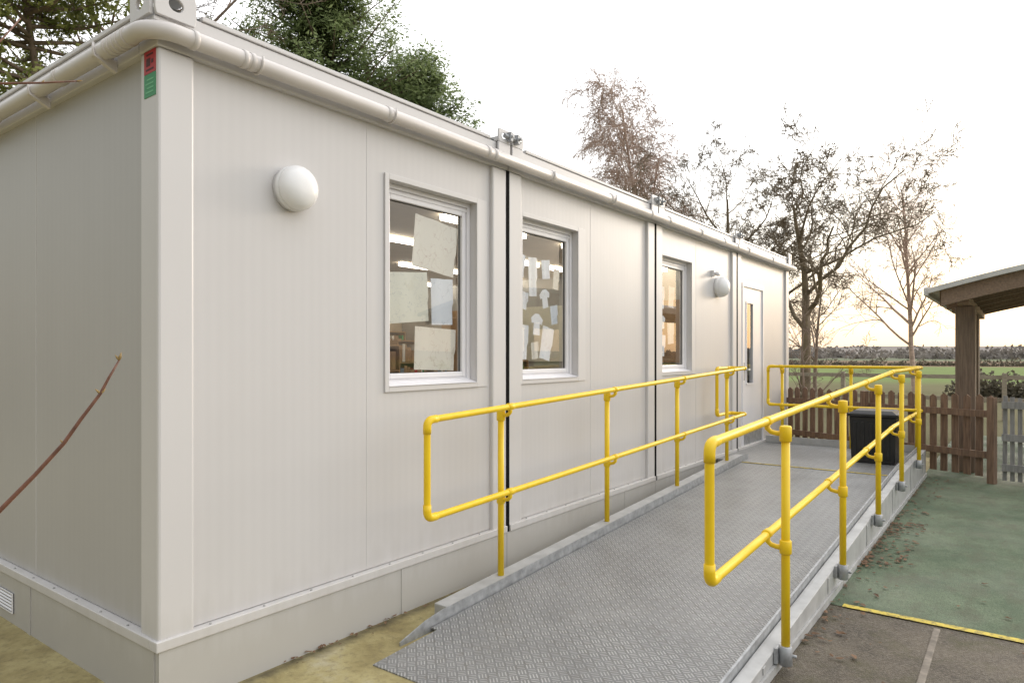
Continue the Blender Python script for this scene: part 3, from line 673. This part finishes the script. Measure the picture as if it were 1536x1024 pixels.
def clumptree(name,base,h,crown,seed,leafm,label,nl,per,ls,asp,clr=.5,bark=M_bark,flat=.6,trunk=.22,t0=.25):
    rr_=random.Random(seed); base=Vector(base); bw=B(); lf=B()
    n=8; tp=[base+Vector((rr_.gauss(0,.06)*i,rr_.gauss(0,.06)*i,h*.95*i/n)) for i in range(n+1)]
    bw.tube(tp,[trunk*(1-.85*i/n) for i in range(n+1)],9,cap=False)
    for i in range(nl):
        t=rr_.random()**.9; R_=crown(t)
        if R_<=0: continue
        f=t0+(.97-t0)*t; a=f*n; q=tp[int(a)].lerp(tp[min(n,int(a)+1)],a-int(a))
        phi=rr_.uniform(0,6.283); rad=R_*rr_.uniform(.35,1)
        end=q+Vector((math.cos(phi)*rad,math.sin(phi)*rad,rr_.uniform(.05,.5)*rad))
        mid=(q+end)/2+Vector((0,0,-.08*rad)); bw.tube([q,mid,end],[.05,.03,.012],5,cap=False)
        for c in range(5):
            cc=q.lerp(end,(.35,.55,.72,.88,1.0)[c])+Vector((rr_.gauss(0,.6),rr_.gauss(0,.6),rr_.gauss(0,.5)))*clr
            cs=clr*rr_.uniform(.5,1.2)
            for _ in range(per):
                v=Vector((rr_.gauss(0,1),rr_.gauss(0,1),rr_.gauss(0,1))); v=v.normalized()*rr_.random()**.55
                leafq(lf,cc+Vector((v.x*cs,v.y*cs,v.z*cs*flat)),ls*rr_.uniform(.6,1.3),rr_,asp)
    e=empty(name,base,label=label,cat='tree')
    bw.obj('trunk',bark,e,origin=base); lf.obj('crown',leafm,e,origin=base)
clumptree('pine_tree',(12.0,14.4,0),14.6,lambda t:4.2*(1-t)**.5+.2,3,M_pine,'green pine tree rising behind the cabin roof',220,70,.085,.45,clr=.62,flat=.85,trunk=.26,t0=.42)
clumptree('pine_tree',(14.6,13.0,0),11.9,lambda t:3.9*(1-t)**.5+.15,4,M_pine,'smaller green pine tree behind the cabin roof',200,70,.08,.45,clr=.6,flat=.85,trunk=.2,t0=.42)
clumptree('ivy_clad_tree',(3.6,12.9,0),12.5,lambda t:2.9*(1-.3*t),9,M_ivy,'broad tree clad in green ivy behind the cabin',95,60,.07,.6,clr=.5,flat=.8,trunk=.14,t0=.4)
# ------------------------------------------------------------------ far landscape
def blobs(name,items,leafm,per,kind='stuff',seed=1,label=None,cat=None):
    rr_=random.Random(seed); lf=B()
    for (x,y,z,rx,rz,ls) in items:
        for _ in range(per):
            v=Vector((rr_.gauss(0,1),rr_.gauss(0,1),rr_.gauss(0,1))).normalized()*rr_.random()**.4
            leafq(lf,Vector((x+v.x*rx,y+v.y*rx,z+abs(v.z)*rz)),ls*rr_.uniform(.6,1.3),rr_,.7)
    lf.obj(name,leafm,None,label,cat,kind=kind)
it=[]
for i in range(230):
    a=math.radians(R.uniform(-28,45)); d=R.uniform(260,380); s=d/250
    it.append((math.cos(a)*d,math.sin(a)*d,0,R.uniform(4,9)*s,R.uniform(1.5,4.6)*s,.9))
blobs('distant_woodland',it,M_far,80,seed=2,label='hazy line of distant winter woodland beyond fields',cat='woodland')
it=[]
for i in range(110):
    t=i/109; it.append((118+R.uniform(-1,1)-t*14,-60+t*120+R.uniform(-.4,.4),0,1.3,R.uniform(.5,1.2),.2))
blobs('field_hedge',it,M_hedge,70,seed=3,label='rough brown winter hedge across the field',cat='hedge')
it=[]
for i in range(34):
    t=i/33; it.append((26+R.uniform(-.4,.4)+t*2,-10+t*8.4+R.uniform(-.3,.3),0,.6,R.uniform(.6,1.3),.08))
blobs('garden_hedge',it,M_hedge,240,seed=4,label='dense winter hedge behind the shelter',cat='hedge')
hb=B(); vs=[];n=120
for i in range(n+1):
    a=math.radians(-60+130*i/n); z=6+4*math.sin(i*.13+1)+2*math.sin(i*.31)
    vs+=[(math.cos(a)*420,math.sin(a)*420,-1),(math.cos(a)*640,math.sin(a)*640,z),(math.cos(a)*1000,math.sin(a)*1000,z*.5)]
fs=[]
for i in range(n):
    for k in range(2): fs.append((3*i+k,3*i+3+k,3*i+4+k,3*i+1+k))
hb.add(vs,fs,True).obj('hills',M_hill,kind='structure')
e=empty('rail_fence',(19,-3,0),label='low pale timber post and rail fence by the field',cat='fence')
for i in range(9):
    y=-10+i*1.8; B().box(19-.05,19+.05,y-.05,y+.05,0,1.15).obj('post',M_rail,e)
for z in (.45,1.0): B().box(19.052,19.08,-10.05,4.5,z,z+.1).obj('rail',M_rail,e)
# ------------------------------------------------------------------ leaves on ground
lf=B()
def litter(x0,x1,y0,y1,n,z=.012,s=.022):
    for _ in range(n):
        x=R.uniform(x0,x1); y=y0+(y1-y0)*R.random()**2.4; a=R.uniform(0,6.28); q=s*R.uniform(.5,1.4); c_,s_=math.cos(a),math.sin(a)
        pts=[]
        for (u,v_) in ((-1,0),(-.3,-.5),(.6,-.35),(1.1,0),(.5,.4),(-.4,.5)):
            pts.append((x+(u*c_-v_*s_)*q,y+(u*s_+v_*c_)*q,z+R.uniform(0,.35)*q))
        lf.add(pts,[(0,1,2,3),(0,3,4,5)])
litter(2.4,9,-2.13,-2.45,170); litter(3.4,9,-2.15,-5,45,s=.018); litter(4.2,6.0,-2.13,-2.40,170,s=.022)
litter(0.5,1.5,-.015,-.12,30,s=.016); litter(1.5,7.0,-.03,-.18,100,s=.016)
litter(1.6,3.2,-2.15,-4,30,s=.012)
lf.obj('leaf_litter',M_leafb,None,'scattered brown fallen leaves on the ground','fallen leaves',kind='stuff')
# ------------------------------------------------------------------ shrub twigs close by
e=empty('garden_shrub',(-1.75,-.95,0),label='leafless garden shrub with thin budded brown twigs',cat='shrub')
b=B()
t1=[(-1.75,-.95,0),(-1.35,-1.12,.7),(-1.1,-1.24,1.12),(-.983,-1.31,1.278),(-.925,-1.335,1.35),(-.879,-1.366,1.418),(-.85,-1.38,1.470),(-.816,-1.40,1.529),(-.80,-1.405,1.565),(-.781,-1.414,1.606)]
b.tube(t1,[.009,.007,.0055,.005,.0046,.0043,.004,.0035,.003,.0022],8)
t2=[(-1.5,-1.05,.45),(-1.38,-.95,1.2),(-1.3,-1.0,1.6),(-1.15,-1.13,2.1),(-.965,-1.25,2.233),(-.90,-1.30,2.243),(-.84,-1.335,2.258)]
b.tube(t2,[.006,.005,.0045,.004,.0028,.0022,.0016],8)
b.tube([(-1.15,-1.13,2.1),(-1.05,-1.2,2.25),(-.965,-1.25,2.328),(-.919,-1.229,2.404)],[.003,.0025,.002,.0014],6)
b.obj('twigs',M_twig,e,origin=(-1.75,-.95,0))
for p,d,s in ((t1[-1],(.2,-.1,1),.010),(t1[-1],(-.5,.2,.8),.008),(t1[-3],(.6,-.3,.7),.008),(t1[-3],(-.6,.3,.7),.008),(t1[-5],(.6,-.3,.6),.007),(t1[-5],(-.6,.3,.8),.006),(t2[-1],(1,-.6,.3),.006),(t2[-2],(.5,-.3,.8),.005)):
    P0=Vector(p); D=Vector(d).normalized()
    B().tube([P0,P0+D*s*.5,P0+D*s,P0+D*s*1.9],[.0018,s*.36,s*.32,.0004],8).obj('bud',M_bud,e)
# ------------------------------------------------------------------ light
az=math.radians(-14); el=math.radians(13)
wd=bpy.data.worlds.new('World'); S.world=wd; wd.use_nodes=True; nt=wd.node_tree
bg=nt.nodes['Background']; out=nt.nodes['World Output']
sky=N(nt,'ShaderNodeTexSky',sky_type='NISHITA'); sky.sun_disc=False; sky.sun_elevation=el; sky.sun_rotation=math.pi/2-az; sky.air_density=1.5; sky.dust_density=2
L(nt,sky.outputs[0],bg.inputs[0]); bg.inputs[1].default_value=.05
tc=N(nt,'ShaderNodeTexCoord'); dt=N(nt,'ShaderNodeVectorMath',operation='DOT_PRODUCT'); L(nt,tc.outputs['Generated'],dt.inputs[0])
dt.inputs[1].default_value=(.92,-.28,.3)
cl=noise(nt,tc.outputs['Generated'],2.0,4)
f=math_(nt,'ADD',dt.outputs['Value'],math_(nt,'MULTIPLY',math_(nt,'SUBTRACT',cl,.5),.25))
mr=N(nt,'ShaderNodeMapRange',interpolation_type='SMOOTHSTEP'); L(nt,f,mr.inputs[0])
mr.inputs[1].default_value=-.9; mr.inputs[2].default_value=.6; mr.inputs[3].default_value=.32; mr.inputs[4].default_value=1.9
sz=N(nt,'ShaderNodeSeparateXYZ'); L(nt,tc.outputs['Generated'],sz.inputs[0])
hz=ramp(nt,sz.outputs[2],[(.0,(.54,.475,.40)),(.045,(.575,.53,.475)),(.14,(.66,.65,.65)),(.30,(1,.99,1.0))])
bg2=N(nt,'ShaderNodeBackground'); L(nt,hz,bg2.inputs[0]); L(nt,mr.outputs[0],bg2.inputs[1])
ad=N(nt,'ShaderNodeAddShader'); L(nt,bg.outputs[0],ad.inputs[0]); L(nt,bg2.outputs[0],ad.inputs[1]); L(nt,ad.outputs[0],out.inputs[0])
sd=bpy.data.lights.new('sun','SUN'); sd.energy=.9; sd.angle=math.radians(12); sd.color=(1,.92,.82)
so=bpy.data.objects.new('sun',sd); COL.objects.link(so); so.location=(20,-5,12)
dv=Vector((math.cos(el)*math.cos(az),math.cos(el)*math.sin(az),math.sin(el))); so.rotation_euler=(-dv).to_track_quat('-Z','Y').to_euler()
# ------------------------------------------------------------------ camera
cd=bpy.data.cameras.new('camera'); cam=bpy.data.objects.new('camera',cd); COL.objects.link(cam); S.camera=cam
cd.sensor_width=36; cd.lens=24.05; cd.clip_start=.05; cd.clip_end=3000; cd.shift_y=19/1536
cam.location=(-1.518,-3.106,1.62)
th=math.radians(36.6); fw=Vector((math.cos(th),math.sin(th),0)); cam.rotation_euler=fw.to_track_quat('-Z','Y').to_euler()
S.view_settings.view_transform='Standard'; S.view_settings.look='None'; S.view_settings.exposure=0
